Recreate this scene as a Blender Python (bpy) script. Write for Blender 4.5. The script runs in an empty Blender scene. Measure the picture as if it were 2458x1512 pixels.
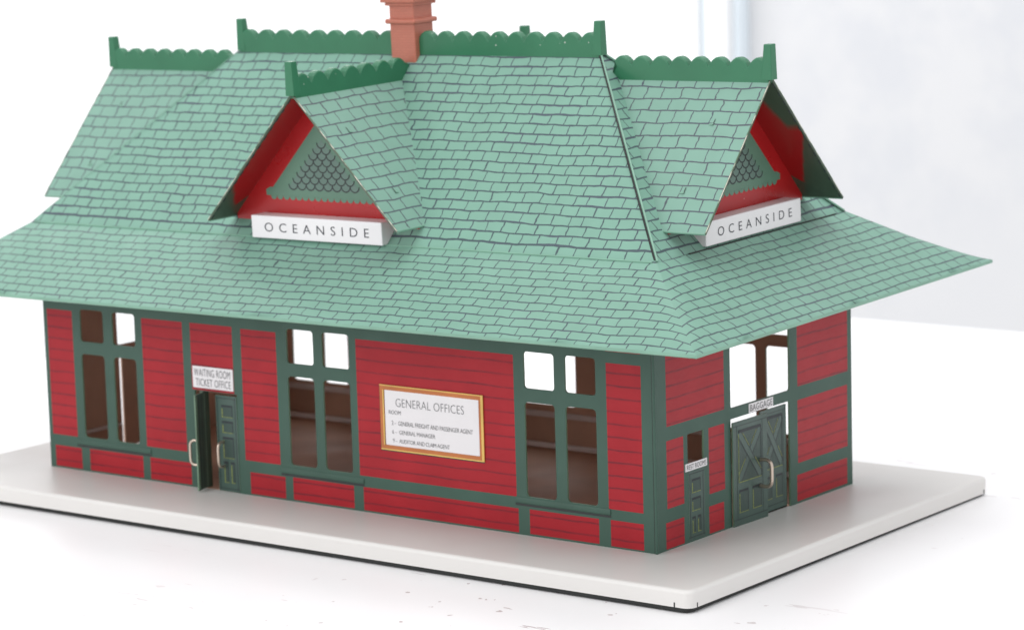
import bpy, math, random
import numpy as np
from mathutils import Vector, Matrix
random.seed(4)
SC = bpy.context.scene
COL = SC.collection
U = 0.01                      # everything below is measured in centimetres

# ------------------------------------------------------------------ camera
YAW, PIT, ROL = 0.64781, 0.15846, -0.02867
CAM = (70.0112, -102.4194, 30.3764)
fw = Vector((-math.sin(YAW)*math.cos(PIT), math.cos(YAW)*math.cos(PIT), -math.sin(PIT)))
rt = fw.cross(Vector((0, 0, 1))).normalized(); up = rt.cross(fw)
r2 = rt*math.cos(ROL) + up*math.sin(ROL); u2 = -rt*math.sin(ROL) + up*math.cos(ROL)
cd = bpy.data.cameras.new('camera'); cam = bpy.data.objects.new('camera', cd); COL.objects.link(cam)
M = Matrix((r2, u2, -fw)).transposed().to_4x4(); M.translation = Vector(CAM)*U
cam.matrix_world = M
cd.sensor_fit = 'HORIZONTAL'; cd.sensor_width = 36; cd.lens = 7072.1/2458*36
cd.clip_start = 0.05; cd.clip_end = 50
cd.dof.use_dof = True; cd.dof.focus_distance = 1.235; cd.dof.aperture_fstop = 17
SC.camera = cam
SC.render.resolution_x = 1024; SC.render.resolution_y = 629
SC.render.engine = 'CYCLES'

# ------------------------------------------------------------------ world and lamps
w = bpy.data.worlds.new('World'); SC.world = w; w.use_nodes = True
bg = w.node_tree.nodes['Background']; bg.inputs[0].default_value = (0.97, 0.98, 1, 1); bg.inputs[1].default_value = 0.92

def area(name, loc, tgt, sx, sy, power, col=(1, 1, 1)):
    l = bpy.data.lights.new(name, 'AREA'); l.shape = 'RECTANGLE'; l.size = sx*U; l.size_y = sy*U
    l.energy = power; l.color = col
    o = bpy.data.objects.new(name, l); COL.objects.link(o)
    o.location = Vector(loc)*U
    o.rotation_euler = (Vector(tgt)-Vector(loc)).to_track_quat('-Z', 'Y').to_euler()
    return o
area('overhead_softbox', (0, 10, 150), (-15, 8, 0), 160, 120, 12)
area('front_softbox', (-70, -170, 85), (-18, 0, 8), 110, 110, 10)
area('side_softbox', (190, 20, 70), (0, 10, 8), 100, 100, 0.8)
area('backdrop_fill', (-190, 60, 130), (-190, 150, 55), 120, 60, 20)  # unseen area light added to push the board to white


SC.view_settings.view_transform = 'Standard'; SC.view_settings.look = 'None'
SC.view_settings.exposure = 0.0; SC.view_settings.gamma = 1

# ------------------------------------------------------------------ measured numbers
L = 37.0; W = 16.571; C = -L/2; MY = W/2
zk, ze, zr = 12.652, 9.896, 20.746
oy, ox, kx, ky, rr = 4.217, 5.730, 0.596, 0.515, 11.111
RR = Matrix(((0.99991204, 0.00976883, -0.00897068), (-0.01000752, 0.99958643, -0.02695971), (0.0087036, 0.02704712, 0.99959627)))
RC = Vector((C, MY, 10)); RT = Vector((-0.422, 0, 0))
def roofxf(p): return RR @ (Vector(p)-RC) + RC + RT
BR = Matrix(((1, -0.0021494, 0.0002866), (0.0021481, 1, 0.0044336), (-0.0002961, -0.004433, 1)))
BC = Vector((C, MY, 0))
def basexf(p): return BR @ (Vector(p)-BC) + BC + Vector((0, 0, -0.085))
def ident(p): return Vector(p)
ROOT = Vector((C, MY, -0.95))

# ------------------------------------------------------------------ node helpers
class NT:
    def __init__(s, name):
        s.m = bpy.data.materials.new(name); s.m.use_nodes = True
        s.t = s.m.node_tree; s.b = s.t.nodes['Principled BSDF']; s.l = s.t.links
    def n(s, ty, **kw):
        x = s.t.nodes.new(ty)
        for k, v in kw.items(): setattr(x, k, v)
        return x
    def put(s, sock, v):
        if isinstance(v, (int, float)): sock.default_value = v
        elif isinstance(v, (tuple, list)): sock.default_value = v
        else: s.l.new(v, sock)
    def math(s, op, a, b=0.0, c=None, clamp=False):
        x = s.n('ShaderNodeMath', operation=op); x.use_clamp = clamp
        s.put(x.inputs[0], a); s.put(x.inputs[1], b)
        if c is not None: s.put(x.inputs[2], c)
        return x.outputs[0]
    def uv(s):
        x = s.n('ShaderNodeSeparateXYZ'); s.l.new(s.n('ShaderNodeTexCoord').outputs['UV'], x.inputs[0])
        return x.outputs[0], x.outputs[1]
    def comb(s, a, b, c=0.0):
        x = s.n('ShaderNodeCombineXYZ'); s.put(x.inputs[0], a); s.put(x.inputs[1], b); s.put(x.inputs[2], c); return x.outputs[0]
    def noise(s, vec, scale, detail=1.0, rough=0.5):
        x = s.n('ShaderNodeTexNoise'); s.l.new(vec, x.inputs['Vector'])
        x.inputs['Scale'].default_value = scale; x.inputs['Detail'].default_value = detail; x.inputs['Roughness'].default_value = rough
        return x.outputs['Fac']
    def mix(s, f, a, b):
        x = s.n('ShaderNodeMix', data_type='RGBA'); s.put(x.inputs[0], f); s.put(x.inputs[6], a); s.put(x.inputs[7], b); return x.outputs[2]
    def ramp(s, v, lo, hi, a=0.0, b=1.0):
        x = s.n('ShaderNodeMapRange'); s.put(x.inputs[0], v)
        for i, q in zip((1, 2, 3, 4), (lo, hi, a, b)): s.put(x.inputs[i], q)
        return x.outputs[0]
    def set(s, **kw):
        for k, v in kw.items(): s.put(s.b.inputs[k.replace('_', ' ')], v)
        return s.m
def c4(c): return (c[0], c[1], c[2], 1)

def plain(name, col, rough=0.45, metal=0.0, var=0.0, spec=0.5, scale=60, speck=0.0, coat=0.0):
    t = NT(name); c = c4(col)
    oc = t.n('ShaderNodeTexCoord').outputs['Object']
    if var:
        n = t.noise(oc, scale, 3)
        c = t.mix(t.ramp(n, .3, .7), c4([x*(1-var) for x in col]), c4([min(1, x*(1+var)) for x in col]))
    if speck:
        v = t.n('ShaderNodeTexVoronoi'); t.l.new(oc, v.inputs['Vector']); v.inputs['Scale'].default_value = 260
        f = t.math('LESS_THAN', v.outputs['Distance'], 0.10)
        g = t.math('GREATER_THAN', t.noise(oc, 90, 2), 0.62)
        c = t.mix(t.math('MULTIPLY', t.math('MULTIPLY', f, g), speck), c, (.75, .75, .7, 1))
    t.set(Base_Color=c, Metallic=metal, Specular_IOR_Level=spec)
    r = t.ramp(t.noise(oc, 35, 4), .3, .7, rough*.85, rough*1.15)
    t.set(Roughness=r, Coat_Weight=coat, Coat_Roughness=0.25)
    return t.m

def shingle(name, rh, cw, base, line=(.045, .062, .078), seed=0.0, lw=.032, slant=0.0, wedge=1.0):
    t = NT(name); u, v = t.uv(); uv = t.comb(u, v, seed)
    n1 = t.noise(uv, .33, 1); n2 = t.noise(uv, 1.3, 1)
    vv = t.math('ADD', t.math('DIVIDE', v, rh), t.math('ADD', t.math('MULTIPLY_ADD', n1, .45, -.22), t.math('MULTIPLY_ADD', n2, .20, -.10)))
    row = t.math('FLOOR', vv); fv = t.math('FRACT', vv)
    wn = t.n('ShaderNodeTexWhiteNoise', noise_dimensions='1D'); t.l.new(t.math('ADD', row, seed+.5), wn.inputs['W'])
    n3 = t.noise(t.comb(u, t.math('MULTIPLY', row, 7.31), seed), .75, 1)
    n4 = t.noise(uv, 3.0, 1)
    par = t.math('MULTIPLY', t.math('MODULO', t.math('ADD', row, 200.0), 2.0), .5)
    uu = t.math('DIVIDE', u, cw)
    for q in (par, t.math('MULTIPLY_ADD', wn.outputs['Value'], .26, 0), t.math('MULTIPLY_ADD', n3, .62, -.31), t.math('MULTIPLY_ADD', n4, .16, -.08), t.math('MULTIPLY', fv, slant)):
        uu = t.math('ADD', uu, q)
    fu = t.math('FRACT', uu)
    dv = t.math('MULTIPLY', t.math('MINIMUM', fv, t.math('SUBTRACT', 1.0, fv)), rh)
    du = t.math('MULTIPLY', t.math('MINIMUM', fu, t.math('SUBTRACT', 1.0, fu)), cw)
    nw = t.noise(t.comb(t.math('MULTIPLY', u, .3), t.math('MULTIPLY', row, 3.7), seed), 1.0, 1)
    th = t.math('ADD', t.math('MULTIPLY', t.ramp(nw, .56, .74), .075*wedge), t.math('MULTIPLY_ADD', n4, .03, lw-.014))
    if seed == 0: th = t.math('ADD', th, t.ramp(t.math('ABSOLUTE', t.math('SUBTRACT', v, .62)), .12, .22, .020, 0))
    hl = t.ramp(t.math('SUBTRACT', dv, th), 0, .014, 1, 0)
    vl = t.ramp(t.math('SUBTRACT', du, t.math('MULTIPLY_ADD', n2, .02, lw*.85-.012)), 0, .014, 1, 0)
    m = t.math('MAXIMUM', hl, vl)
    tone = t.ramp(t.noise(uv, .6, 4), .3, .7)
    bc = t.mix(tone, c4([x*.955 for x in base]), c4([min(1, x*1.04) for x in base]))
    # small scuffs and chips where paint is rubbed
    sc_ = t.math('MULTIPLY', t.math('GREATER_THAN', t.noise(t.comb(t.math('MULTIPLY', u, 1.0), t.math('MULTIPLY', v, 2.2), seed+9), 5.5, 4, .7), .745), .55)
    bc = t.mix(sc_, bc, (.48, .52, .48, 1))
    lc = t.mix(t.ramp(nw, .5, .7), c4(line), (.062, .068, .10, 1))
    colr = t.mix(t.math('MULTIPLY', m, .93), bc, lc)
    return t.set(Base_Color=colr, Roughness=t.ramp(t.noise(uv, .9, 4), .3, .7, .40, .52), Specular_IOR_Level=.33)

def siding(name):
    t = NT(name); u, v = t.uv(); uv = t.comb(u, v, 1.7)
    n1 = t.noise(t.comb(t.math('MULTIPLY', u, .35), t.math('MULTIPLY', v, .6), 3), 1.2, 2)
    vv = t.math('ADD', t.math('DIVIDE', v, .565), t.math('MULTIPLY_ADD', n1, .30, -.15))
    fv = t.math('FRACT', t.math('ADD', vv, .35)); row = t.math('FLOOR', t.math('ADD', vv, .35))
    d = t.math('MINIMUM', fv, t.math('SUBTRACT', 1.0, fv))
    brk = t.noise(t.comb(t.math('MULTIPLY', u, .7), t.math('MULTIPLY', row, 5.1), 0), .7, 3, .6)
    fine = t.noise(t.comb(t.math('MULTIPLY', u, 2.0), t.math('MULTIPLY', v, 12.0), 0), 1.0, 3, .6)
    ln = t.ramp(d, .04, .115, 1, 0)
    a = t.math('MULTIPLY', ln, t.ramp(brk, .30, .60, .25, .72))
    a = t.math('MULTIPLY', a, t.ramp(fine, .3, .6, .6, 1.0))
    tone = t.ramp(t.noise(uv, .5, 4), .3, .7)
    base = t.mix(tone, (.335, .010, .018, 1), (.40, .014, .023, 1))
    base = t.mix(t.math('MULTIPLY', t.ramp(fine, .52, .8), .35), base, (.33, .012, .02, 1))
    colr = t.mix(a, base, (.075, .012, .022, 1))
    return t.set(Base_Color=colr, Roughness=t.ramp(fine, .3, .7, .36, .46), Specular_IOR_Level=.28)

GREEN = (.053, .108, .082)
mt = {}
mt['siding'] = siding('red_printed_siding')
mt['trim'] = plain('green_trim_paint', GREEN, .45, var=.06, spec=.3)
mt['edge'] = plain('cut_tin_edge', (.16, .26, .17), .4, var=.2)
mt['brown'] = plain('brown_inner_paint', (.62, .38, .275), .6, var=.12, scale=30, spec=.25)
mt['pinkledge'] = plain('glare_pale_ledge', (.75, .66, .64), .35, var=.1)
MINT = (.186, .352, .276)
mt['roof'] = shingle('mint_shingles_upper', .545, .90, MINT, seed=0, wedge=.55, lw=.030)
mt['skirt'] = shingle('mint_shingles_skirt', .520, .93, (.182, .346, .270), seed=5, wedge=.12, lw=.027)
mt['dormer'] = shingle('mint_shingles_dormer', .66, .98, (.198, .355, .285), line=(.075, .078, .10), seed=11, wedge=0.0, lw=.030)
mt['mint'] = plain('mint_edge_paint', (.19, .36, .27), .35, var=.1)
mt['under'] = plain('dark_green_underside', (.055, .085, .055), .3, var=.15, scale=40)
mt['dark'] = plain('black_gap', (.008, .009, .009), .6)
mt['crest'] = plain('green_moulded_plastic', (.030, .165, .082), .34, var=.06, speck=.6, spec=.4, coat=.15)
mt['red'] = plain('glossy_red_paint', (.40, .010, .012), .3, var=.05, speck=.3)
mt['gable_green'] = plain('gable_trim_green', (.105, .215, .15), .35, var=.05)
mt['scale_grey'] = plain('gable_scale_green', (.115, .195, .16), .35, var=.08)
mt['ink'] = plain('dark_ink_and_shade', (.022, .028, .028), .5)
mt['text'] = plain('grey_lettering', (.10, .10, .105), .5)
mt['text_dark'] = plain('black_lettering', (.035, .04, .05), .5)
mt['white'] = plain('white_sign_paint', (.80, .78, .79), .35, var=.015, coat=.3)
mt['brass'] = plain('orange_gold_frame', (.50, .155, .035), .35, var=.12)
mt['gold'] = plain('gold_frame_edge', (.72, .47, .12), .35, var=.1)
mt['base'] = plain('warm_white_platform', (.72, .70, .675), .45, var=.02, scale=12, coat=.1)
mt['under_black'] = plain('underside_shade_black', (.006, .008, .007), .5)
mt['door'] = plain('door_green_paint', (.040, .084, .066), .4, var=.1, coat=.2)
mt['door_panel'] = plain('door_panel_green', (.031, .062, .050), .4, var=.1)
mt['door_line'] = plain('door_dark_line', (.015, .022, .026), .5)
mt['yellow'] = plain('door_yellow_highlight', (.20, .24, .06), .5, var=.35, scale=900)
mt['metal'] = plain('brushed_nickel_handle', (.62, .52, .43), .28, metal=.85, var=.06)
mt['table'] = None

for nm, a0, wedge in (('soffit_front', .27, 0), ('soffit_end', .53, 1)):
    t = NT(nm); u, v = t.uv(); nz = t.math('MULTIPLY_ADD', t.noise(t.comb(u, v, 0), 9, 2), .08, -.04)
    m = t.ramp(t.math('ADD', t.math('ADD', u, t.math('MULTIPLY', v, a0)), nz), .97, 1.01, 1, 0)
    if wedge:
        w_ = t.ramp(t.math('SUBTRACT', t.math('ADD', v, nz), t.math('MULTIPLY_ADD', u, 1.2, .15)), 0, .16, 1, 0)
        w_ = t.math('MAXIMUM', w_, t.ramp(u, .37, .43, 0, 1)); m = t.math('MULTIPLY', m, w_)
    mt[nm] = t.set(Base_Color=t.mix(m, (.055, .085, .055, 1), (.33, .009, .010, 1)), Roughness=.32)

t = NT('worn_tin_verge'); oc = t.n('ShaderNodeTexCoord').outputs['Object']
mt['worn'] = t.set(Base_Color=t.mix(t.ramp(t.noise(oc, 160, 3), .46, .58), (.10, .16, .09, 1), (.62, .60, .50, 1)), Roughness=.35)

# terracotta plastic with fine brick courses
t = NT('terracotta_brick_plastic'); u, v = t.uv()
br = t.n('ShaderNodeTexBrick'); t.l.new(t.comb(u, v), br.inputs['Vector'])
br.inputs['Scale'].default_value = 1.0; br.inputs['Brick Width'].default_value = .36; br.inputs['Row Height'].default_value = .125
br.inputs['Mortar Size'].default_value = .012; br.inputs['Mortar Smooth'].default_value = .4
br.inputs['Color1'].default_value = (.50, .165, .11, 1); br.inputs['Color2'].default_value = (.47, .15, .10, 1); br.inputs['Mortar'].default_value = (.42, .13, .085, 1)
bp = t.n('ShaderNodeBump'); bp.inputs['Strength'].default_value = .35; bp.inputs['Distance'].default_value = .0003
t.l.new(t.math('SUBTRACT', 1.0, br.outputs['Fac']), bp.inputs['Height'])
mt['brick'] = t.set(Base_Color=br.outputs['Color'], Roughness=.38, Normal=bp.outputs[0], Subsurface_Weight=.12, Subsurface_Radius=(.004, .001, .0006), Subsurface_Scale=1.0)

# white table top with scratches and specks
t = NT('scratched_white_table'); oc = t.n('ShaderNodeTexCoord').outputs['Object']
mp = t.n('ShaderNodeMapping'); t.l.new(oc, mp.inputs[0]); mp.inputs['Rotation'].default_value = (0, 0, .45); mp.inputs['Scale'].default_value = (14, 75, 1)
s1 = t.math('GREATER_THAN', t.noise(mp.outputs[0], 1.0, 4, .65), .665)
s2 = t.math('GREATER_THAN', t.noise(oc, 140, 2), .735)
zone = t.ramp(t.noise(oc, 5, 2), .42, .6)
sm = t.ramp(t.noise(oc, 10, 5, .6), .45, .8, 0, .05)
k = t.math('MULTIPLY', t.math('MAXIMUM', s1, s2), t.math('MULTIPLY', zone, .85))
k = t.math('ADD', k, sm)
mt['table'] = t.set(Base_Color=t.mix(k, (.90, .89, .895, 1), (.45, .36, .36, 1)), Roughness=.4)

# mottled pale wall
t = NT('mottled_pale_wall'); oc = t.n('ShaderNodeTexCoord').outputs['Object']
a = t.ramp(t.noise(oc, 14, 6, .65), .40, .62); b = t.ramp(t.noise(oc, 2.0, 3), .35, .7)
wc = t.mix(t.math('MULTIPLY', a, b), (.68, .68, .69, 1), (.61, .62, .65, 1))
mt['wall'] = t.set(Base_Color=wc, Roughness=.7)
mt['board'] = plain('bright_white_board', (.93, .93, .935), .6)
mt['bluetrim'] = plain('pale_blue_trim', (.76, .83, .88), .6)

# ------------------------------------------------------------------ mesh helper
class MB:
    def __init__(s): s.v = []; s.f = []; s.m = []; s.uv = []; s.mats = []
    def mi(s, m):
        if m not in s.mats: s.mats.append(m)
        return s.mats.index(m)
    def poly(s, pts, m, uv=None):
        i = len(s.v); s.v += [tuple(p) for p in pts]; s.f.append(list(range(i, i+len(pts)))); s.m.append(s.mi(m))
        s.uv.append(uv if uv else [(p[0], p[2]) for p in pts])
    def box(s, x0, x1, y0, y1, z0, z1, m, mf=None):
        X = (x0, x1); Y = (y0, y1); Z = (z0, z1)
        P = lambda a, b, c: (X[a], Y[b], Z[c])
        fs = [([(0,0,0),(1,0,0),(1,0,1),(0,0,1)], 'xz'), ([(1,1,0),(0,1,0),(0,1,1),(1,1,1)], 'xz'), ([(0,1,0),(0,0,0),(0,0,1),(0,1,1)], 'yz'),
              ([(1,0,0),(1,1,0),(1,1,1),(1,0,1)], 'yz'), ([(0,0,1),(1,0,1),(1,1,1),(0,1,1)], 'xy'), ([(0,1,0),(1,1,0),(1,0,0),(0,0,0)], 'xy')]
        for f, k in fs:
            pts = [P(*q) for q in f]
            ax = ['xyz'.index(c) for c in k]
            s.poly(pts, m, [(p[ax[0]], p[ax[1]]) for p in pts])
    def prism(s, pts, d, m, mside=None, mback=None, uv=None):
        "extrude a flat polygon by vector d (away from the face)"
        s.poly(pts, m, uv)
        q = [tuple(np.add(p, d)) for p in pts]
        s.poly(q[::-1], mback or mside or m, uv[::-1] if uv else None)
        n = len(pts)
        for i in range(n):
            j = (i+1) % n
            s.poly([pts[j], pts[i], q[i], q[j]], mside or m)
    def tube(s, path, r, m, n=8, closed=False, rfun=None):
        P = [Vector(p) for p in path]; rings = []
        for i, p in enumerate(P):
            d = (P[min(i+1, len(P)-1)] - P[max(i-1, 0)]).normalized()
            a = d.orthogonal() if i == 0 else (a - d*a.dot(d)); a.normalize(); b = d.cross(a)
            rad = rfun(i/(len(P)-1)) if rfun else r
            rings.append([p + (a*math.cos(2*math.pi*k/n) + b*math.sin(2*math.pi*k/n))*rad for k in range(n)])
        for i in range(len(rings)-1):
            for k in range(n):
                s.poly([rings[i][k], rings[i][(k+1) % n], rings[i+1][(k+1) % n], rings[i+1][k]], m)
        s.poly(rings[0][::-1], m); s.poly(rings[-1], m)
    def merge(s, o, f=ident):
        off = len(s.v); s.v += [tuple(f(p)) for p in o.v]
        for fc, m, uv in zip(o.f, o.m, o.uv): s.f.append([i+off for i in fc]); s.m.append(s.mi(o.mats[m])); s.uv.append(uv)
    def build(s, name, parent=None, xf=ident, bevel=0, smooth=False, weld=True, label=None):
        me = bpy.data.meshes.new(name)
        org = ROOT if parent is not None else Vector((0, 0, 0))
        me.from_pydata([tuple((xf(p)-org)*U) for p in s.v], [], s.f)
        for m in s.mats: me.materials.append(mt[m])
        ul = me.uv_layers.new(name='UVMap'); k = 0
        for i, p in enumerate(me.polygons):
            p.material_index = s.m[i]; p.use_smooth = smooth
            for j in range(len(s.f[i])): ul.data[k].uv = s.uv[i][j]; k += 1
        o = bpy.data.objects.new(name, me); COL.objects.link(o)
        if parent is not None: o.parent = parent
        if weld:
            import bmesh
            bm = bmesh.new(); bm.from_mesh(me); bmesh.ops.remove_doubles(bm, verts=bm.verts, dist=1e-6)
            bmesh.ops.recalc_face_normals(bm, faces=bm.faces); bm.to_mesh(me); bm.free()
        if bevel:
            b = o.modifiers.new('bevel', 'BEVEL'); b.width = bevel*U; b.segments = 3; b.limit_method = 'ANGLE'; b.angle_limit = math.radians(40)
            b.harden_normals = False
        if label: o['label'] = label
        return o

def text_into(mb, s, width, height, place, m, spacing=1.0, thin=0.0, line_bold=0.0):
    "lettering as thin raised ink; place(u, v, d) maps text plane to space"
    cu = bpy.data.curves.new('t', 'FONT'); cu.body = s; cu.space_character = spacing; cu.offset = thin; cu.resolution_u = 4
    o = bpy.data.objects.new('t', cu); COL.objects.link(o)
    bpy.context.view_layer.update()
    me = o.evaluated_get(bpy.context.evaluated_depsgraph_get()).to_mesh()
    V = [tuple(v.co) for v in me.vertices]; Fc = [list(p.vertices) for p in me.polygons]
    x0 = min(v[0] for v in V); x1 = max(v[0] for v in V); y0 = min(v[1] for v in V); y1 = max(v[1] for v in V)
    for f in Fc:
        mb.poly([place((V[i][0]-x0)/(x1-x0)*width, (V[i][1]-y0)/(y1-y0)*height, .012) for i in f], m)
    o.to_mesh_clear(); bpy.data.objects.remove(o); bpy.data.curves.remove(cu)

# ------------------------------------------------------------------ setting: table and background wall
def struct(o, k='structure'): o['kind'] = k; return o
TZ = -1.03
mb = MB()
top = [(90, -190, TZ), (90, 66, TZ), (-33, 66, TZ), (-68, 27.4, TZ), (-110, -19, TZ), (-110, -190, TZ)]
mb.prism(top, (0, 0, -6), 'table')
tb = mb.build('table', bevel=2.5); tb['label'] = 'scratched white table top under the model station'; tb['category'] = 'table'
mb = MB(); mb.box(-330, 120, 152, 156, -90, 130, 'wall'); struct(mb.build('background_wall'))
mb = MB()
mb.box(-330, -95.3, 148.5, 151.8, -90, 130, 'board'); mb.box(-95.2, -94.5, 149.1, 151.9, -90, 130, 'bluetrim'); mb.box(-94.4, -92.1, 148.8, 151.8, -90, 130, 'board'); mb.box(-92.0, -91.2, 150.2, 151.9, -90, 130, 'bluetrim')
bd = mb.build('white_board'); bd['label'] = 'tall blurred white board with pale blue edge strips behind the roof'; bd['category'] = 'board'

# ------------------------------------------------------------------ the station
root = bpy.data.objects.new('model_station', None); COL.objects.link(root); root.location = ROOT*U
root.empty_display_size = .05
root['label'] = 'tin toy railway station with red siding, mint shingle roof and white platform base'
root['category'] = 'model building'

# platform
px, py, tt = 4.752, 4.707, 0.762
def rrect(x0, x1, y0, y1, r, n=6):
    o = []
    for cx, cy, a0 in ((x1-r, y1-r, 0), (x0+r, y1-r, 90), (x0+r, y0+r, 180), (x1-r, y0+r, 270)):
        for k in range(n+1):
            a = math.radians(a0+90*k/n); o.append((cx+r*math.cos(a), cy+r*math.sin(a)))
    return o
mb = MB(); rings = []
for ins, z, in ((.17, 0), (.11, -.01), (.055, -.035), (.02, -.08), (.0, -.15), (0, -tt), (.07, -tt-.02), (.10, -tt+.1)):
    rings.append([(x, y, z) for x, y in rrect(-L-px+ins, px-ins, -py+ins, W+py-ins, .42-ins*.3)])
mb.poly(rings[0], 'base', [(p[0], p[1]) for p in rings[0]])
for a, b in zip(rings, rings[1:]):
    for i in range(len(a)):
        j = (i+1) % len(a); mb.poly([b[i], b[j], a[j], a[i]], 'base')
plat = mb.build('platform', root, basexf, smooth=False)
for p in plat.data.polygons:
    if len(p.vertices) == 4 and p.area < .012*U: p.use_smooth = False
mb = MB(); mb.prism([(x, y, TZ+.04) for x, y in rrect(-L-px+.6, px-.12, -py+.12, W+py-.2, .42)], (0, 0, .5), 'under_black'); mb.build('underside', root)  # plinth under the tray, near-black to stand for the shaded gap
# small nick at the tray corners
for (x, y) in ((px-.8, -py), (px, -py+.5), (px, W+py-.5)):
    mb = MB()
    if abs(x-px) < .01: mb.box(x-.02, x+.012, y-.03, y+.03, -tt-.01, -tt+.20, 'under_black')
    else: mb.box(x-.03, x+.03, y-.012, y+.02, -tt-.01, -tt+.20, 'under_black')
    mb.build('corner_notch', root, basexf)
mb = MB(); mb.box(-L+.12, -.12, .12, W-.12, -.25, -.035, 'brown'); mb.build('floor', root)

# walls -------------------------------------------------------------
TH = .09
def wall(name, length, reds, holes, place, ztop=11.7, label=None):
    "place(s, d, z): s along the wall, d outwards"
    reds = [(a, b, c, min(d, ztop-.02)) for a, b, c, d in reds]
    xs = sorted({0, length} | {v for r in reds for v in r[:2]} | {v for h in holes for v in h[:2]})
    zs = sorted({-.16, ztop} | {v for r in reds for v in r[2:4]} | {v for h in holes for v in h[2:4]})
    mb = MB()
    inside = lambda r, x, z: r[0] < x < r[1] and r[2] < z < r[3]
    for i in range(len(xs)-1):
        for j in range(len(zs)-1):
            a, b, c, d = xs[i], xs[i+1], zs[j], zs[j+1]; x = (a+b)/2; z = (c+d)/2
            if b-a < 1e-4 or d-c < 1e-4 or any(inside(h, x, z) for h in holes): continue
            m = 'siding' if any(inside(r, x, z) for r in reds) else 'trim'
            q = [(a, c), (b, c), (b, d), (a, d)]
            mb.poly([place(s, 0, z_) for s, z_ in q], m, q)
            mb.poly([place(s, -TH, z_) for s, z_ in q][::-1], 'brown', q[::-1])
    for h in holes:
        a, b, c, d = h[:4]; r = h[4]
        ring = [(x, z) for x, z in rrect(a, b, c, d, max(r, .001), 4)]
        n = len(ring)
        corners = [(b, d), (a, d), (a, c), (b, c)]
        for k in range(4):
            seg = ring[k*5:k*5+5]
            for p, q in zip(seg, seg[1:]):
                tri = [corners[k], p, q]
                mb.poly([place(s, 0, z_) for s, z_ in tri], 'trim', tri)
                mb.poly([place(s, -TH, z_) for s, z_ in tri][::-1], 'brown', tri)
        for k in range(n):
            p, q = ring[k], ring[(k+1) % n]
            mb.poly([place(p[0], 0, p[1]), place(q[0], 0, q[1]), place(q[0], -TH, q[1]), place(p[0], -TH, p[1])], 'edge')
    return mb.build(name, root, weld=False, label=label)
def win(x0, x1, x2, x3, zl0=1.70, zl1=5.97, zu0=6.59, zu1=8.22, r=.2):
    return [(x0, x1, zl0, zl1, r), (x2, x3, zl0, zl1, r), (x0, x1, zu0, zu1, r*.8), (x2, x3, zu0, zu1, r*.8)]
# front wall, s = x + L
F = lambda r: (r[0]+L, r[1]+L, *r[2:])
freds = [(-36.75, -35.0, 1.66, 8.04), (-30.22, -27.52, 1.66, 8.04), (-27.0, -24.28, 4.80, 8.05), (-23.72, -21.5, 1.64, 8.0),
         (-16.6, -7.52, 1.66, 8.07), (-2.5, -.68, 1.67, 8.13),
         (-36.62, -34.77, .04, 1.10), (-34.2, -30.53, .04, 1.13), (-30.04, -27.3, .04, 1.13), (-23.45, -21.23, .03, 1.08),
         (-20.75, -17.0, .04, 1.12), (-16.42, -7.44, .03, 1.13), (-6.82, -3.05, .04, 1.16), (-2.42, -.68, .02, 1.19),
         (-36.75, -35.0, 8.68, 12.0), (-34.4, -30.7, 8.68, 12.0), (-30.2, -27.5, 8.68, 12.0), (-27, -24.3, 8.68, 12.0), (-23.7, -21.5, 8.68, 12.0), (-20.8, -17.1, 8.68, 12),
         (-16.6, -7.52, 8.66, 12.0), (-6.97, -3.07, 8.67, 12.0), (-2.5, -.68, 8.64, 12.0)]
fholes = win(-34.46, -32.86, -32.24, -30.70, 1.70, 5.93, 6.55, 8.17) + win(-20.84, -19.2, -18.66, -17.02) + win(-6.95, -5.3, -4.71, -3.07, 1.72, 6.02, 6.62, 8.27) + [(-26.85, -24.12, -.159, 4.77, .001)]
fw_o = wall('wall', L, [F(r) for r in freds], [F(r) for r in fholes], lambda s, d, z: (s-L, -d, z))
# right end wall, s = y
sreds = [(.9, 5.48, 5.38, 12), (.85, 2.17, 1.77, 4.76), (4.18, 5.45, 1.78, 4.75), (.72, 2.14, 0.0, 1.17), (4.13, 5.34, 0.0, 1.23),
         (11.68, 16.2, 5.38, 12), (11.66, 16.14, 1.79, 4.74), (11.56, 16.08, 0.0, 1.24)]
sholes = [(6.0, 11.0, 5.32, 8.9, .12), (5.98, 10.97, -.159, 4.83, .05), (2.49, 3.78, 3.45, 4.77, .05)]
wall('wall', W, sreds, sholes, lambda s, d, z: (d, s, z))
# left end wall (mirrored)
lh = [(5.04, 10.05, 5.40, 8.9, .12), (5.1, 10.05, -.159, 4.83, .05), (12.3, 13.6, 3.45, 4.77, .05)]
lr = [(W-b-.4, W-a-.4, c, d) for a, b, c, d in sreds]
lr = [(max(.3, a), min(W-.3, b), c, d) for a, b, c, d in lr]
lr = [r for r in lr if r[1]-r[0] > .3]
wall('wall', W, lr, lh, lambda s, d, z: (-L-d, s, z))
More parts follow.
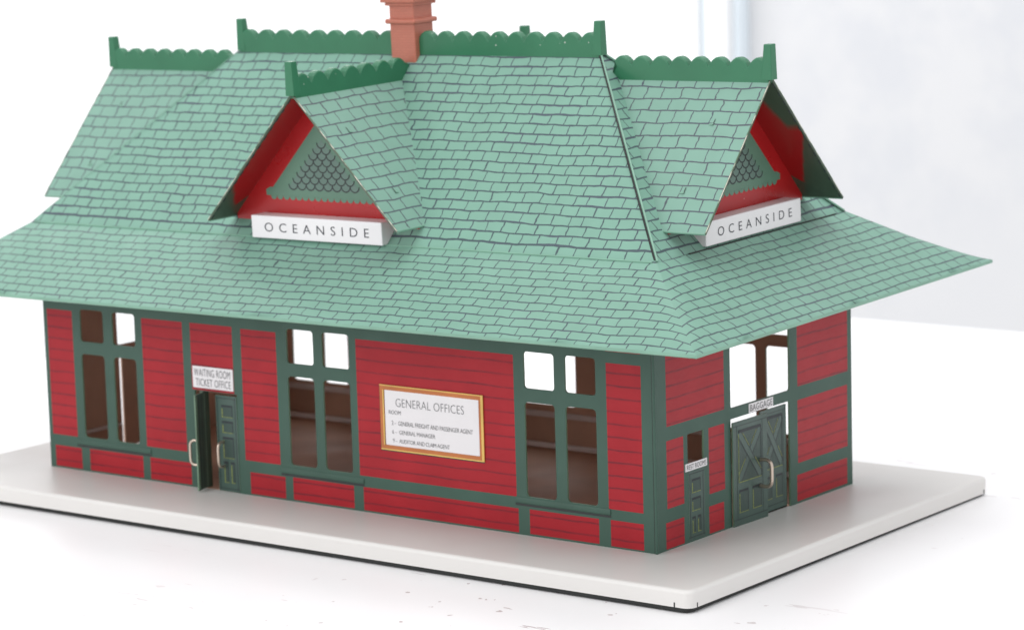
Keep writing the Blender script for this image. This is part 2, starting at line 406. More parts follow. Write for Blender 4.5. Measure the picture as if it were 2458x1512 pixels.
# back wall, s = x + L (outside faces +y)
bh = win(-34.97, -33.32, -32.73, -31.1, 1.93, 6.15, 6.75, 8.3) + [(-20.3, -16.06, 2.08, 6.15, .2), (-20.3, -16.06, 6.75, 8.3, .2)] + win(-6.95, -5.30, -4.70, -3.05, 1.93, 6.17, 6.76, 8.3)
br_ = [(-30.4, -21, 1.66, 8.04), (-15.4, -7.6, 1.66, 8.04), (-36.7, -35.5, 1.66, 8.04), (-2.5, -.7, 1.66, 8.04), (-36.6, -35.5, .04, 1.12), (-34.6, -31, .04, 1.12), (-30.4, -21, .04, 1.12), (-20, -16.4, .04, 1.12), (-15.4, -7.6, .04, 1.12), (-6.9, -3.1, .04, 1.12), (-2.5, -.7, .04, 1.12)]
wall('wall', L, [F(r) for r in br_], [F(r) for r in bh], lambda s, d, z: (s-L, W+d, z))
# folded corner strips
mb = MB()
mb.tube([(-.02, -.0, -.04), (-.02, -.0, 9.5)], .075, 'trim'); mb.build('corner_seam', root)
mb = MB(); mb.box(-.125, -.095, -.012, .0, -.02, 11.5, 'dark'); mb.build('corner_seam', root)
# inner ledge, coloured pale to stand for reflected glare, along the back and left walls, seen through the openings
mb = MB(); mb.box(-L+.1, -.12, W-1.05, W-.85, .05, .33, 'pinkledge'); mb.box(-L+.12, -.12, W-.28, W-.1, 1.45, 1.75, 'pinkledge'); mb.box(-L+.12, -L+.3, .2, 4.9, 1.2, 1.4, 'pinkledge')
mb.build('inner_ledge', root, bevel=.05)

# window sills
for x0, x1, z in ((-35.03, -29.95, 1.27), (-21.43, -16.37, 1.25), (-7.57, -2.41, 1.38)):
    mb = MB(); zt = z+.30
    prof = [(0, zt), (-.02, zt-.02), (-.04, zt-.10), (-.045, z+.08), (-.03, z+.02), (0, z)]
    for (a, b), (c, d) in zip(prof, prof[1:]):
        mb.poly([(x0, a, b), (x0, c, d), (x1, c, d), (x1, a, b)], 'trim')
    mb.poly([(x0, a, b) for a, b in prof], 'trim'); mb.poly([(x1, a, b) for a, b in prof][::-1], 'trim')
    mb.box(x0-.02, x1+.02, -.010, -.003, z-.10, z-.005, 'ink')  # dark strip painted as the shadow below the sill
    mb.build('window_sill', root)

# lines printed on doors ---------------------------------------------
def seg(mb, place, a, b, wd, m, d=.006):
    a = Vector(a); b = Vector(b); n = Vector((-(b-a).y, (b-a).x)).normalized()*wd/2
    mb.poly([place(*(q), d) for q in (a-n, b-n, b+n, a+n)], m)
def rect(mb, place, u0, u1, z0, z1, m, d=.005): mb.poly([place(a, b, d) for a, b in ((u0, z0), (u1, z0), (u1, z1), (u0, z1))], m)
def panel(mb, place, u0, u1, z0, z1):
    rect(mb, place, u0, u1, z0, z1, 'door_panel', .004)
    seg(mb, place, (u0, z1), (u1, z1), .10, 'door_line', .006); seg(mb, place, (u1-.02, z0), (u1-.02, z1), .05, 'door_line', .007)
    seg(mb, place, (u0+.05, z0+.04), (u0+.05, z1-.12), .055, 'yellow', .008); seg(mb, place, (u0, z0+.02), (u1, z0+.02), .03, 'yellow', .009)
def leaf(place, wd, ht, panels, frame=True, thick=.07):
    mb = MB()
    c = [(0, 0), (wd, 0), (wd, ht), (0, ht)]
    F0 = [place(a, b, 0) for a, b in c]; B0 = [place(a, b, -thick) for a, b in c]
    mb.poly(F0, 'door'); mb.poly(B0[::-1], 'door')
    for i in range(4): j = (i+1) % 4; mb.poly([F0[j], F0[i], B0[i], B0[j]], 'edge')
    for p in panels: panel(mb, place, *p)
    if frame:
        seg(mb, place, (.12, .1), (.12, ht-.12), .035, 'door_line'); seg(mb, place, (wd-.12, .1), (wd-.12, ht-.12), .035, 'door_line')
        seg(mb, place, (.02, ht-.13), (wd-.02, ht-.13), .035, 'door_line', .007); seg(mb, place, (.02, .14), (wd-.02, .14), .035, 'door_line', .007)
    return mb
pan = [(.37, 1.08, 3.62, 4.18), (.37, 1.08, 2.86, 3.40), (.37, 1.08, 1.62, 2.62), (.37, .66, .42, 1.42), (.82, 1.08, .42, 1.42)]
def handle_mb(place, u, z0, z1, out, r=.07):
    mb = MB(); path = []
    for a, b in ((0, z1-.02), (.45, z1+.01), (.8, z1-.06), (.98, z1-.22), (1.0, (z0+z1)/2), (.97, z0+.2), (.78, z0+.05), (.42, z0), (0, z0+.02)):
        path.append(place(u, b, a*out))
    P = [Vector(p) for p in path]; fine = []
    for i in range(len(P)-1):
        p0 = P[max(i-1, 0)]; p1 = P[i]; p2 = P[i+1]; p3 = P[min(i+2, len(P)-1)]
        for k in range(4):
            t_ = k/4; fine.append(.5*((2*p1)+(-p0+p2)*t_+(2*p0-5*p1+4*p2-p3)*t_**2+(-p0+3*p1-3*p2+p3)*t_**3))
    fine.append(P[-1]); mb.tube(fine, r, 'metal', 10); return mb
def handle_at(door, place, u, z0, z1, out, r=.07):
    o = handle_mb(place, u, z0, z1, out, r).build('handle', root, smooth=True); o.parent = door; o.matrix_parent_inverse = Matrix()
    return o
# waiting room, right leaf (closed)
p1 = lambda u, z, d: (-25.50+u+(.05-.02*z)*.3, -.02-d, z-.02)
d1 = leaf(p1, 1.36, 4.68, pan).build('door', root, weld=False, label='closed green panelled waiting room door')
handle_at(d1, p1, .42, 1.22, 2.42, .42)
# left leaf (standing open)
A0 = Vector((-26.50, .38)); B0 = Vector((-26.13, -.85)); dr = (B0-A0).normalized(); nr = Vector((dr.y, -dr.x))
p2 = lambda u, z, d: (A0.x+dr.x*(1.28-u)-(-nr.x)*d*1.0, A0.y+dr.y*(1.28-u)+nr.y*d, z+.02)
sgn = 1 if nr.x < 0 else -1
p2 = lambda u, z, d: (A0.x+dr.x*(1.28-u)+sgn*nr.x*d, A0.y+dr.y*(1.28-u)+sgn*nr.y*d, z+.02)
mbd = leaf(p2, 1.28, 4.68, [])
p2b = lambda u, z, d: p2(u, z, -.07-d)
seg(mbd, p2b, (.12, .05), (.12, 4.6), .10, 'edge'); seg(mbd, p2b, (.30, .05), (.30, 4.55), .06, 'ink'); seg(mbd, p2b, (.62, .05), (.62, 4.6), .05, 'ink'); seg(mbd, p2b, (.95, .05), (.95, 4.6), .08, 'edge')
d2 = mbd.build('door', root, weld=False, label='narrow green waiting room door standing open')
handle_at(d2, p2, .28, 1.22, 2.42, .46)
# jamb behind open leaf
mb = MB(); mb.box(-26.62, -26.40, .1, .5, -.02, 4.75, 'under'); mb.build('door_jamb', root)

# baggage doors on the right end (s = y, outwards = +x)
def xpanel(mb, pl, u0, u1, z0, z1, bar=.30):
    rect(mb, pl, u0, u1, z0, z1, 'door_panel', .003)
    for a, b in (((u0, z0), (u1, z1)), ((u0, z1), (u1, z0))):
        d = .006 if a[1] == z0 else .009
        A = Vector(a); B = Vector(b); t_ = (B-A).normalized(); n = Vector((-t_.y, t_.x))
        A = A + t_*.10; B = B - t_*.10
        seg(mb, pl, A, B, bar, 'door', d)
        side = -1 if a[1] == z0 else 1
        seg(mb, pl, A-n*(bar/2+.01), B-n*(bar/2+.01), .05, 'door_line', d+.001)
        seg(mb, pl, A+n*(bar/2+.01), B+n*(bar/2+.01), .035, 'door_line', d+.001)
        mid = (A+B)/2
        seg(mb, pl, A+(mid-A)*.15+n*(bar/2+.05), A+(mid-A)*.75+n*(bar/2+.05), .035, 'yellow', d+.002)
        seg(mb, pl, mid+(B-mid)*.3+n*(bar/2+.05), mid+(B-mid)*.85+n*(bar/2+.05), .035, 'yellow', d+.002)
    seg(mb, pl, (u0, z1), (u1, z1), .14, 'door_line', .012); seg(mb, pl, (u0, z0), (u1, z0), .04, 'yellow', .012)
    seg(mb, pl, (u0+.01, z0), (u0+.01, z1-.1), .04, 'yellow', .012); seg(mb, pl, (u1, z0), (u1, z1), .05, 'door_line', .012)
def bagleaf(pl, wd, ht, us, ue):
    mb = leaf(pl, wd, ht, [], frame=False, thick=.07)
    xpanel(mb, pl, us, ue, 2.02, 4.34)
    m = (us+ue)/2
    panel(mb, pl, us, m-.15, .62, 1.62); panel(mb, pl, m+.17, ue, .62, 1.62)
    seg(mb, pl, (us-.12, .35), (us-.12, ht-.2), .03, 'door_line'); seg(mb, pl, (ue+.12, .35), (ue+.12, ht-.2), .03, 'door_line')
    seg(mb, pl, (.02, .34), (wd-.02, .34), .03, 'door_line'); seg(mb, pl, (.02, ht-.2), (wd-.02, ht-.2), .03, 'door_line')
    return mb
pL = lambda u, z, d: (.12+d+.03*u, 5.96+u, z-.13+.004*u)
dL = bagleaf(pL, 2.72, 4.80, .42, 2.22).build('door', root, weld=False, label='green cross-braced baggage door with metal handle')
handle_at(dL, pL, 2.12, 1.55, 2.78, .62, .085)
pR = lambda u, z, d: (-.12+d, 8.62+u, z*1.02-.13)
bagleaf(pR, 2.22, 4.74, .35, 1.85).build('door', root, weld=False, label='green cross-braced baggage door without handle')
# left end wall door leaf
mb = MB(); mb.box(-L-.15, -L-.05, 5.42, 10.0, 0, 4.7, 'brown'); mb.build('door', root)
# rest room door
pS = lambda u, z, d: (.012+d, 2.50+u, z)
mbd = leaf(pS, 1.28, 3.10, [(.25, .95, 2.1, 2.68), (.25, .95, 1.28, 1.84), (.25, .52, .3, 1.0), (.68, .95, .3, 1.0)], thick=.02)
mbd.build('door', root, weld=False, label='small green rest room door')

# signs ---------------------------------------------------------------
def sign(u0, u1, z0, z1, pl, lines, tm='text', thick=.04, label=None, mat='white', name='sign'):
    mb = MB(); c = [(u0, z0), (u1, z0), (u1, z1), (u0, z1)]
    F0 = [pl(a, b, thick) for a, b in c]; B0 = [pl(a, b, 0.002) for a, b in c]
    mb.poly(F0, mat)
    for i in range(4): j = (i+1) % 4; mb.poly([F0[j], F0[i], B0[i], B0[j]], mat)
    o = mb.build(name, root, weld=False, label=label)
    mb = MB()
    for s_, a, b, c_, d_, sp, th in lines:
        text_into(mb, s_, b-a, d_-c_, lambda x, y, d, a=a, c_=c_: pl(a+x, c_+y, thick+d), tm, sp, th)
    l = mb.build('lettering', root, weld=False); l.parent = o
    return o
pf = lambda u, z, d: (u, -d, z)
ps = lambda u, z, d: (d, u, z)
sign(-26.9, -24.30, 4.92, 5.97, pf, [('WAITING ROOM', -26.80, -24.46, 5.49, 5.86, 1.05, -.006), ('TICKET OFFICE', -26.70, -24.44, 5.02, 5.38, 1.05, -.006)], label='white waiting room and ticket office sign')
sign(2.26, 3.97, 3.14, 3.48, ps, [('REST ROOMS', 2.36, 3.88, 3.20, 3.42, 1.05, -.004)], label='small white rest rooms sign')
sign(7.47, 9.50, 4.86, 5.28, ps, [('BAGGAGE', 7.55, 9.42, 4.92, 5.22, 1.05, -.002)], label='small white baggage sign')
o = sign(-14.93, -9.50, 3.29, 5.86, pf, [
    ('GENERAL OFFICES', -14.28, -10.33, 5.12, 5.50, 1.0, -.018), ('ROOM', -14.70, -14.0, 4.75, 4.93, .95, -.006),
    ('2 \u2013  GENERAL FREIGHT AND PASSENGER AGENT', -14.55, -9.85, 4.25, 4.45, .92, -.008),
    ('6 \u2013  GENERAL MANAGER', -14.53, -12.02, 3.84, 4.03, .95, -.008), ('9 \u2013  AUDITOR AND CLAIM AGENT', -14.51, -11.20, 3.43, 3.62, .92, -.008)], label='white general offices notice in an orange frame', name='notice_board')
mb = MB(); a, b, c, d, wd = -15.20, -9.23, 3.05, 6.09, .235
mb.box(a, b, -.06, -.002, d-wd, d, 'brass'); mb.box(a, b, -.06, -.002, c, c+wd, 'brass'); mb.box(a, a+wd, -.06, -.002, c+wd, d-wd, 'brass'); mb.box(b-wd, b, -.06, -.002, c+wd, d-wd, 'brass')
mb.box(a, b, -.068, -.061, d-.05, d, 'gold'); mb.box(a, b, -.068, -.061, c, c+.06, 'gold'); mb.box(b-.13, b, -.068, -.061, c+.06, d-.05, 'gold'); mb.box(a+wd-.07, a+wd, -.068, -.061, c+wd, d-wd, 'gold')
mb.box(a-.05, b-.02, -.006, -.0045, c-.06, c-.001, 'ink'); mb.box(a-.06, a-.001, -.006, -.0045, c-.06, d-.1, 'ink')  # dark strips drawn as the drop shadow of the frame
fr = mb.build('frame', root, weld=False); fr.parent = o

# ------------------------------------------------------------------ roof
# skirt: smooth hip roof between the kink rectangle and the eave rectangle
def skirt_z(a, b):
    "a, b: 0 at kink .. 1 at eave for the two directions"
    k = .25; m = max(a, b); h = max(k-abs(a-b), 0)/k
    s_ = m + h*h*k*.25*min(1, max(0, m)*2.2)*(1-min(1, m)**8)
    return zk - (zk-ze)*s_
X0, X1 = -L-kx, kx; Y0, Y1 = ky, W-ky
EX0, EX1, EY0, EY1 = -L-ox, ox-.06, -oy+.06, W+oy
def spt(x, y):
    a = max((X0-x)/(X0-EX0), (x-X1)/(EX1-X1), 0); b = max((Y0-y)/(Y0-EY0), (y-Y1)/(EY1-Y1), 0)
    return (x, y, skirt_z(a, b))
NT_, NS = 14, 44
mb = MB()
def sface(side):
    for i in range(NT_):
        t0, t1 = i/NT_, (i+1)/NT_
        for j in range(NS):
            def P(t_, q):
                if side in 'fb':
                    x = (X0+(EX0-X0)*t_)*(1-q) + (X1+(EX1-X1)*t_)*q
                    y = Y0+(EY0-Y0)*t_ if side == 'f' else Y1+(EY1-Y1)*t_
                    return (x, y), (x if side == 'f' else -x, -t_*5.48)
                y = (Y0+(EY0-Y0)*t_)*(1-q) + (Y1+(EY1-Y1)*t_)*q
                x = X1+(EX1-X1)*t_ if side == 'r' else X0+(EX0-X0)*t_
                return (x, y), ((y if side == 'r' else -y)+40.3, -t_*5.48)
            # finer sampling near the hips
            g = lambda q: .5-.5*math.cos(math.pi*q)
            q0, q1 = g(j/NS), g((j+1)/NS)
            c = [P(t1, q0), P(t1, q1), P(t0, q1), P(t0, q0)]
            if side in 'bl': c = c[::-1]
            mb.poly([spt(*p[0]) for p in c], 'skirt', [p[1] for p in c])
for sd in 'frbl': sface(sd)
# eave lip turned down
def eave_ring(dx, dz, n=60):
    pts = []
    for (a, b) in (((EX0, EY0), (EX1, EY0)), ((EX1, EY0), (EX1, EY1)), ((EX1, EY1), (EX0, EY1)), ((EX0, EY1), (EX0, EY0))):
        for k in range(n):
            g = .5-.5*math.cos(math.pi*k/n); x = a[0]+(b[0]-a[0])*g; y = a[1]+(b[1]-a[1])*g; z = spt(x, y)[2]
            cx = max(EX0+dx, min(EX1-dx, x)); cy = max(EY0+dx, min(EY1-dx, y)); pts.append((cx, cy, z-dz))
    return pts
rg = [eave_ring(0, 0), eave_ring(-.02, .05), eave_ring(-.0, .13), eave_ring(.06, .17), eave_ring(.12, .12)]
for a, b in zip(rg, rg[1:]):
    for i in range(len(a)): j = (i+1) % len(a); mb.poly([a[i], b[i], b[j], a[j]], 'mint')
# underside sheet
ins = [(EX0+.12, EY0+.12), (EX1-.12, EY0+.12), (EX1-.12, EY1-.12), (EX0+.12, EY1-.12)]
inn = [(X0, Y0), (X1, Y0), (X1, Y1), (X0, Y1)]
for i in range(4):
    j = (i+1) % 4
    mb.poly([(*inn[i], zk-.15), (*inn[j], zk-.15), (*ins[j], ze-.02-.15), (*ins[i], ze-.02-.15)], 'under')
sk = mb.build('roof', root, roofxf, weld=True, label='flared mint green shingled lower roof')
for p in sk.data.polygons: p.use_smooth = True
try: sk.data.set_sharp_from_angle(angle=math.radians(50))
except Exception: pass

# upper roof: main slopes
RX0, RX1 = C-rr, C+rr
mb = MB()
sl = math.hypot(zr-zk, MY-ky)
e = .0
nose = []
# front & back slopes, gently concave
def slope(y0, sign_, flip):
    N = 10
    for i in range(N):
        t0, t1 = i/N, (i+1)/N
        def row(t_):
            bow = -.10*math.sin(math.pi*t_)
            y = y0 + sign_*((MY-ky)*t_) - sign_*bow*.3; z = zk+(zr-zk)*t_ + bow*.3
            return X0+(RX0-X0)*t_, X1+(RX1-X1)*t_, y, z
        a = row(t0); b = row(t1)
        c = [(a[0], a[2], a[3]), (a[1], a[2], a[3]), (b[1], b[2], b[3]), (b[0], b[2], b[3])]
        uvs = [(p[0] if not flip else -p[0], (t0 if k < 2 else t1)*sl) for k, p in enumerate(c)]
        if flip: c = c[::-1]; uvs = uvs[::-1]
        mb.poly(c, 'roof', uvs)
slope(ky, 1, False); slope(W-ky, -1, True)
def endface(sgn_):
    kxx = X1 if sgn_ > 0 else X0; rxx = RX1 if sgn_ > 0 else RX0
    g = .10
    P = [(kxx-sgn_*.06, ky+g, zk-.02), (kxx-sgn_*.06, W-ky-g, zk-.02), (rxx-sgn_*.06, MY+.05, zr-.05), (rxx-sgn_*.06, MY-.05, zr-.05)]
    uvs = [(p[1]*1.0+13.2, math.hypot(p[2]-zk, abs(p[0]-kxx))) for p in P]
    if sgn_ < 0: P = P[::-1]; uvs = uvs[::-1]
    mb.poly(P, 'roof', uvs)
endface(1); endface(-1)
up_o = mb.build('roof', root, roofxf, weld=False, label='steep mint green shingled upper roof')
# dark body just under the sheets and bright folded hip edges
mb = MB()
A = [(X0+.15, ky+.12, zk-.14), (X1-.15, ky+.12, zk-.14), (X1-.15, W-ky-.12, zk-.14), (X0+.15, W-ky-.12, zk-.14)]
Bq = [(RX0+.1, MY, zr-.2), (RX1-.1, MY, zr-.2)]
mb.poly([A[0], A[1], Bq[1], Bq[0]], 'brown'); mb.poly([A[1], A[2], Bq[1]], 'brown'); mb.poly([A[2], A[3], Bq[0], Bq[1]], 'brown'); mb.poly([A[3], A[0], Bq[0]], 'brown')
mb.build('roof_lining', root, roofxf)
for (sx, sy) in ((1, 1), (-1, 1), (1, -1), (-1, -1)):
    mb = MB(); kxx = X1 if sx > 0 else X0; rxx = RX1 if sx > 0 else RX0; yk = ky if sy > 0 else W-ky
    pa = Vector((kxx+sx*.0, yk+sy*.10, zk+.05)); pb = Vector((rxx+sx*.02, MY-sy*.08, zr-.02))
    mb.tube([pa, pa.lerp(pb, .5), pb], .05 if sx > 0 else .015, 'mint', 6)
    mb.build('hip_seam', root, roofxf)
    if (sx, sy) != (1, 1): continue
    dv = Vector((-sx*.125, 0, .01)); mb = MB(); mb.tube([pa+dv, pa.lerp(pb, .5)+dv, pb+dv*.6], .05, 'dark', 6)
    mb.build('hip_gap', root, roofxf)
# thin dark crack between the two roof shells at the end and a bright fold at the front
mb = MB(); mb.box(X1-.03, X1+.05, 3.0, W-1.4, zk-.06, zk+.022, 'dark'); mb.build('roof_joint', root, roofxf)
mb = MB(); mb.tube([(X0+.2, ky-.01, zk+.01), (X1-.2, ky-.01, zk+.01)], .045, 'mint', 6); mb.build('roof_joint', root, roofxf)

# ridge crests --------------------------------------------------------
def crest(length, place, finials=(0, 1), pitch=1.12, h=.93, th=.42, cut0=0.0, cut1=0.0, fin_h=1.45):
    "s along the ridge, t across, z up; cuts slant the ends"
    mb = MB(); val = .44
    n = max(1, round(length/pitch)); p = length/n; prof = []
    for i in range(n):
        for k in range(9):
            q = k/8; prof.append((i*p+q*p, h-val+val*abs(math.sin(math.pi*q))**.75 if 0 < q < 1 else h-val))
    # drop doubled valley points
    pr = []
    for a in prof:
        if not pr or abs(a[0]-pr[-1][0]) > 1e-5: pr.append(a)
    def sx(s_, z):
        if s_ <= 1e-6: return s_+cut0*(z)
        if s_ >= length-1e-6: return s_+cut1*(z)
        return s_
    L_ = [(sx(s_, z), z) for s_, z in pr]
    top = L_
    half = th/2; ch = .055
    # rings across thickness: outer face, chamfer, top
    offs = [(-half, -ch), (-half+ch, 0), (half-ch, 0), (half, -ch)]
    rows = [[(s_, t_, z+dz) for s_, z in top] for t_, dz in offs]
    for a, b in zip(rows, rows[1:]):
        for i in range(len(a)-1): mb.poly([a[i], b[i], b[i+1], a[i+1]], 'crest')
    zb = -.25
    def strip(row, flip):
        for i in range(len(row)-1):
            q = [(row[i][0] if i else sx(0, zb), row[i][1], zb), (row[i+1][0] if i+1 < len(row)-1 else sx(length, zb), row[i][1], zb), row[i+1], row[i]]
            mb.poly(q if not flip else q[::-1], 'crest')
    strip(rows[0], False); strip(rows[-1], True)
    for k, s_ in ((0, 0.0), (-1, length)):
        c = [(sx(s_, zb), -half, zb), (sx(s_, zb), half, zb), rows[3][k], rows[2][k], rows[1][k], rows[0][k]]
        mb.poly(c if k else c[::-1], 'crest')
    for f_ in finials:
        s0 = 0 if f_ == 0 else length; sg = -1 if f_ == 0 else 1
        hb, ht = .27, .19; t1 = th/2+.035
        c0 = s0 + sg*-.10
        b_ = [(c0-hb, -t1, -.12), (c0+hb, -t1, -.12), (c0+hb, t1, -.12), (c0-hb, t1, -.12)]
        cc = c0+sg*(hb-ht)
        t_ = [(cc-ht, -t1+.05, fin_h), (cc+ht, -t1+.05, fin_h), (cc+ht, t1-.05, fin_h), (cc-ht, t1-.05, fin_h)]
        mb.poly(t_, 'crest')
        for i in range(4): j = (i+1) % 4; mb.poly([b_[i], b_[j], t_[j], t_[i]], 'crest')
    out = MB(); out.merge(mb, lambda p: Vector(place(*p)))
    o = out.build('ridge_crest', root, roofxf, bevel=.035)
    for pl in o.data.polygons: pl.use_smooth = False
    return o
crest(RX1+18.03-.0, lambda s_, t_, z: (-18.03+s_, MY+t_, zr+z), finials=(1,))
crest(-19.42-RX0, lambda s_, t_, z: (RX0+s_, MY+t_, zr+z), finials=(0,))

# dormers --------------------------------------------------------------
def dormer(place, dmain, zr_, zl, h, d, rec, board, zt_text, back_ext, crest_len, cutk, label):
    "place(u, dd, z): u along the face, dd outwards from the wall plane"
    out = bpy.data.objects.new('dormer', None); COL.objects.link(out); out.parent = root; out.empty_display_size = .02
    out['label'] = label
    def fin(o): o.parent = out; return o
    hl = math.hypot(h, zr_-zl)
    # two roof panels
    for sg in (-1, 1):
        mb = MB()
        P = [(0, d, zr_), (sg*h, d, zl), (sg*(h-.04), dmain(zl)-.12, zl), (0, dmain(zr_)-.2, zr_)]
        uv = [(p[1]*1.0+3*sg, (hl if i in (0, 3) else 0)+.25) for i, p in enumerate(P)]
        n = Vector((sg*(zr_-zl), 0, h)).normalized(); th = .09
        Q = [tuple(Vector(p)-n*th) for p in P]
        o1, o2 = (P, uv), (Q, uv)
        mb.poly(P, 'dormer', uv); mb.poly(Q[::-1], 'under')
        for i in range(4): j = (i+1) % 4; mb.poly([P[j], P[i], Q[i], Q[j]], 'mint' if i == 1 else 'under')
        # red area on the soffit: u = distance down the slope, v = 0 at the gable .. 1 at the verge
        T = lambda a, b: tuple(Vector((sg*h*a, b, zr_-(zr_-zl)*a)) - n*(th+.006))
        g = d-rec
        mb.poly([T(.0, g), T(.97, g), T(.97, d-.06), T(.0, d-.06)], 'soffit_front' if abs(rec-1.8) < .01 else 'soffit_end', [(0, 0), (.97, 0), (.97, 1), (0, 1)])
        # dark tin return along the verge and rounded lower lip
        a = Vector((0, d, zr_))-n*.05; b = Vector((sg*h, d, zl))-n*.05
        mb.tube([a, a.lerp(b, .5), b], .055, 'under', 6)
        e1 = a + n*.045 + Vector((0, .03, 0)); e2 = b + n*.045 + Vector((0, .03, 0))
        mb.tube([e1, e1.lerp(e2, .5), e2], .020, 'worn', 5)
        for k in range(14):
            q = a.lerp(b, .04+.07*k); q2 = a.lerp(b, .04+.07*k+.03)
            mb.poly([tuple(q-n*.055+Vector((0, .012, 0))), tuple(q2-n*.055+Vector((0, .012, 0))), tuple(q2-n*.085+Vector((0, -.04, 0))), tuple(q-n*.085+Vector((0, -.04, 0)))], 'ink')
        a = Vector(P[1])-n*.05; b = Vector(P[2])-n*.05
        mb.tube([a, b], .06, 'mint', 8)
        # punched tab slots
        for qa in (.30, .74):
            s_ = d-rec+.05; T2 = lambda a_, b_: Vector((sg*h*a_, b_, zr_-(zr_-zl)*a_)) + n*.008
            mb.poly([tuple(T2(qa-.018, s_+.035)), tuple(T2(qa-.018, s_+.07)), tuple(T2(qa+.022, s_+.07)), tuple(T2(qa+.022, s_+.02))][::1], 'ink')
            mb.poly([tuple(T2(qa+.012, s_-.16)+n*.004), tuple(T2(qa+.012, s_+.07)+n*.03), tuple(T2(qa+.022, s_+.07)+n*.03), tuple(T2(qa+.022, s_-.16)+n*.004)], 'mint')
        mm = MB(); mm.merge(mb, lambda p: Vector(place(*p))); fin(mm.build('roof_panel', root, roofxf, weld=False))
    # gable wall with printed ornament
    g = d-rec; mb = MB(); zb = zl-.18; zz = zr_-.10
    hw = lambda z: h*(zz-z)/(zr_-zl)-.14
    tri = [(-h+.22, g, zb), (h-.22, g, zb), (h-.22, g, zz-(zr_-zl)*(h-.22)/h), (0, g, zz), (-h+.22, g, zz-(zr_-zl)*(h-.22)/h)]
    mb.prism(tri, (0, -.06, 0), 'red')
    fz = 14.29-13.533+zl
    def at(pts, m, dd): mb.poly([(u_, g+dd, z_) for u_, z_ in pts], m)
    z0 = zl
    at([(-3.20, z0+1.40), (3.20, z0+1.40), (0, z0+4.78)], 'gable_green', .012)
    at([(-3.62, z0+1.02), (3.62, z0+1.02), (3.62, z0+1.30), (3.35, z0+1.42), (-3.35, z0+1.42), (-3.62, z0+1.30)], 'gable_green', .016)
    nsc = 17; wsc = 6.7/nsc
    for k in range(nsc):
        cx = -3.35+wsc*(k+.5)
        at([(cx-wsc/2, z0+1.03)] + [(cx-wsc/2*math.cos(a), z0+1.03-.20*math.sin(a)) for a in [math.pi*j/6 for j in range(1, 6)]] + [(cx+wsc/2, z0+1.03)], 'gable_green', .016)
    at([(-2.25, z0+1.36), (2.25, z0+1.36), (0, z0+3.75)], 'scale_grey', .020)
    rows = 8; pw = .54
    for r_ in range(rows):
        zc = z0+1.42+r_*.285; half = 2.2*(1-(zc+.1-(z0+1.36))/2.5)
        n_ = max(1, int(round(2*half/pw)))
        if (n_ % 2) != (rows-r_) % 2: n_ -= 1
        n_ = max(n_, 1)
        for k in range(n_):
            cx = (-n_/2+k+.5)*pw; pr_ = None
            for j in range(9):
                a = math.pi*j/8; q = (cx-pw/2*math.cos(a), zc+.18-.26*math.sin(a))
                if pr_:
                    A_, B_ = Vector(pr_), Vector(q); nn = Vector((-(B_-A_).y, (B_-A_).x)).normalized()*.030
                    at([tuple(A_-nn), tuple(B_-nn), tuple(B_+nn), tuple(A_+nn)], 'ink', .026)
                pr_ = q
    mm = MB(); mm.merge(mb, lambda p: Vector(place(*p))); fin(mm.build('gable_wall', root, roofxf, weld=False))
    # name board
    (b0, b1, bz0, bz1, bd_) = board
    mb = MB(); mb.box(b0, b1, g+.02, bd_, bz0, bz1, 'white')
    mm = MB(); mm.merge(mb, lambda p: Vector(place(*p))); bo = mm.build('name_board', root, roofxf, bevel=.05)
    mb = MB(); a0, a1, c0_, c1_ = zt_text
    text_into(mb, 'OCEANSIDE', a1-a0, c1_-c0_, lambda x, y, dd: place(a0+x, bd_+dd, c0_+y), 'text_dark', 1.85, -.006)
    lo = mb.build('lettering', root, roofxf, weld=False)
    bo['label'] = 'white board reading OCEANSIDE'
    lo.parent = bo
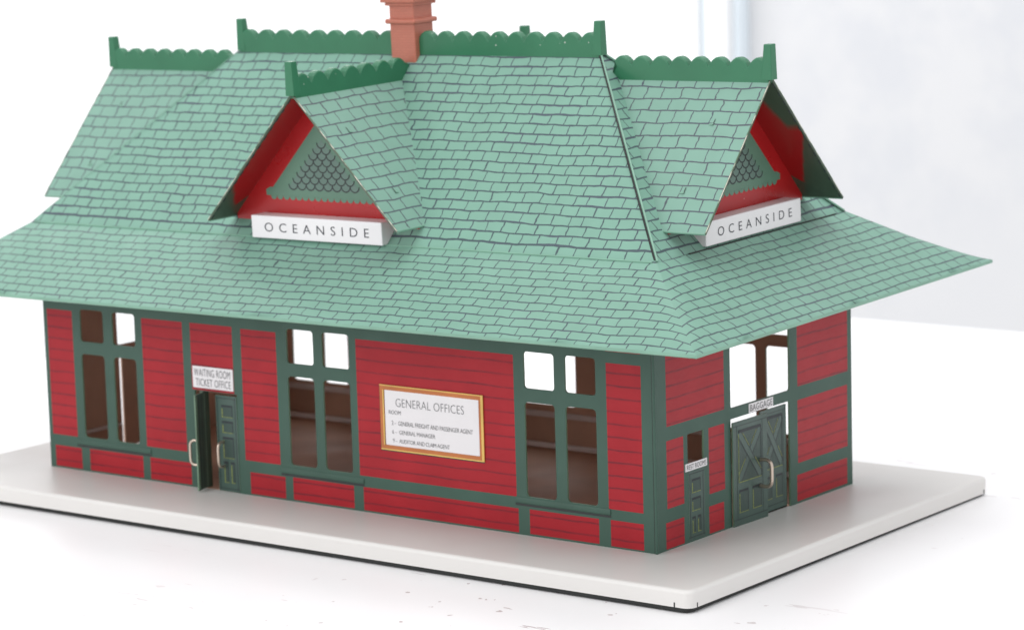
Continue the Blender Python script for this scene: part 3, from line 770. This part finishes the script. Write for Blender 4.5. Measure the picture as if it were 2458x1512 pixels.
    # crest
    co = crest(crest_len, lambda s_, t_, z: place(t_, d-s_, zr_+z), finials=(0,), pitch=1.10, cut1=cutk, h=.87, th=.44, fin_h=1.45)
    fin(co)
ym = lambda z: -(ky+(z-zk)*(MY-ky)/(zr-zk))
xm = lambda z: kx-(z-zk)*(X1-RX1)/(zr-zk)
B1 = (-3.82, 4.18, 12.66, 13.73, -.20)
T1 = (-2.98, 3.42, 12.99, 13.41)
dormer(lambda u_, d_, z: (C+u_, -d_, z), ym, 19.64, 13.533, 5.811, .611, 1.80, B1, T1, 0, 8.1, .75, 'front dormer above the notice board')
dormer(lambda u_, d_, z: (C-u_, W+d_, z), ym, 19.64, 13.533, 5.811, .611, 1.80, B1, T1, 0, 8.1, .75, 'rear dormer hidden behind the ridge')
B2 = (-3.90, 3.90, 12.74, 13.82, .60); T2 = (-2.98, 3.10, 13.08, 13.48)
dormer(lambda u_, d_, z: (d_, MY+u_, z), xm, 19.77, 13.655, 5.686, 1.743, 2.05, B2, T2, 0, 8.4, -.55, 'end dormer facing right above the baggage doors')
dormer(lambda u_, d_, z: (-L-d_, MY-u_, z), xm, 19.77, 13.655, 5.686, 1.743, 2.05, B2, T2, 0, 8.4, .75, 'end dormer at the left end of the roof')

# chimney ---------------------------------------------------------------
mb = MB(); cx0, cx1, cy0, cy1 = -19.45, -17.95, 7.76, 9.20
mb.box(cx0, cx1, cy0, cy1, 19.3, 23.0, 'brick')
ch = mb.build('chimney', root, roofxf, bevel=.05)
def band(e_, z0, z1, bev, nm):
    mb = MB(); mb.box(cx0-e_, cx1+e_, cy0-e_, cy1+e_, z0, z1, 'brick'); o = mb.build(nm, root, roofxf, bevel=bev); o.parent = ch; return o
band(.18, 22.03, 22.27, .09, 'collar')
band(.14, 22.90, 23.06, .03, 'cap'); band(.30, 23.06, 23.60, .04, 'cap'); band(.42, 23.60, 24.0, .04, 'cap')
mb = MB(); mb.box(cx0+.3, cx1-.3, cy0+.3, cy1-.3, 23.9, 24.02, 'dark'); o = mb.build('flue', root, roofxf); o.parent = ch
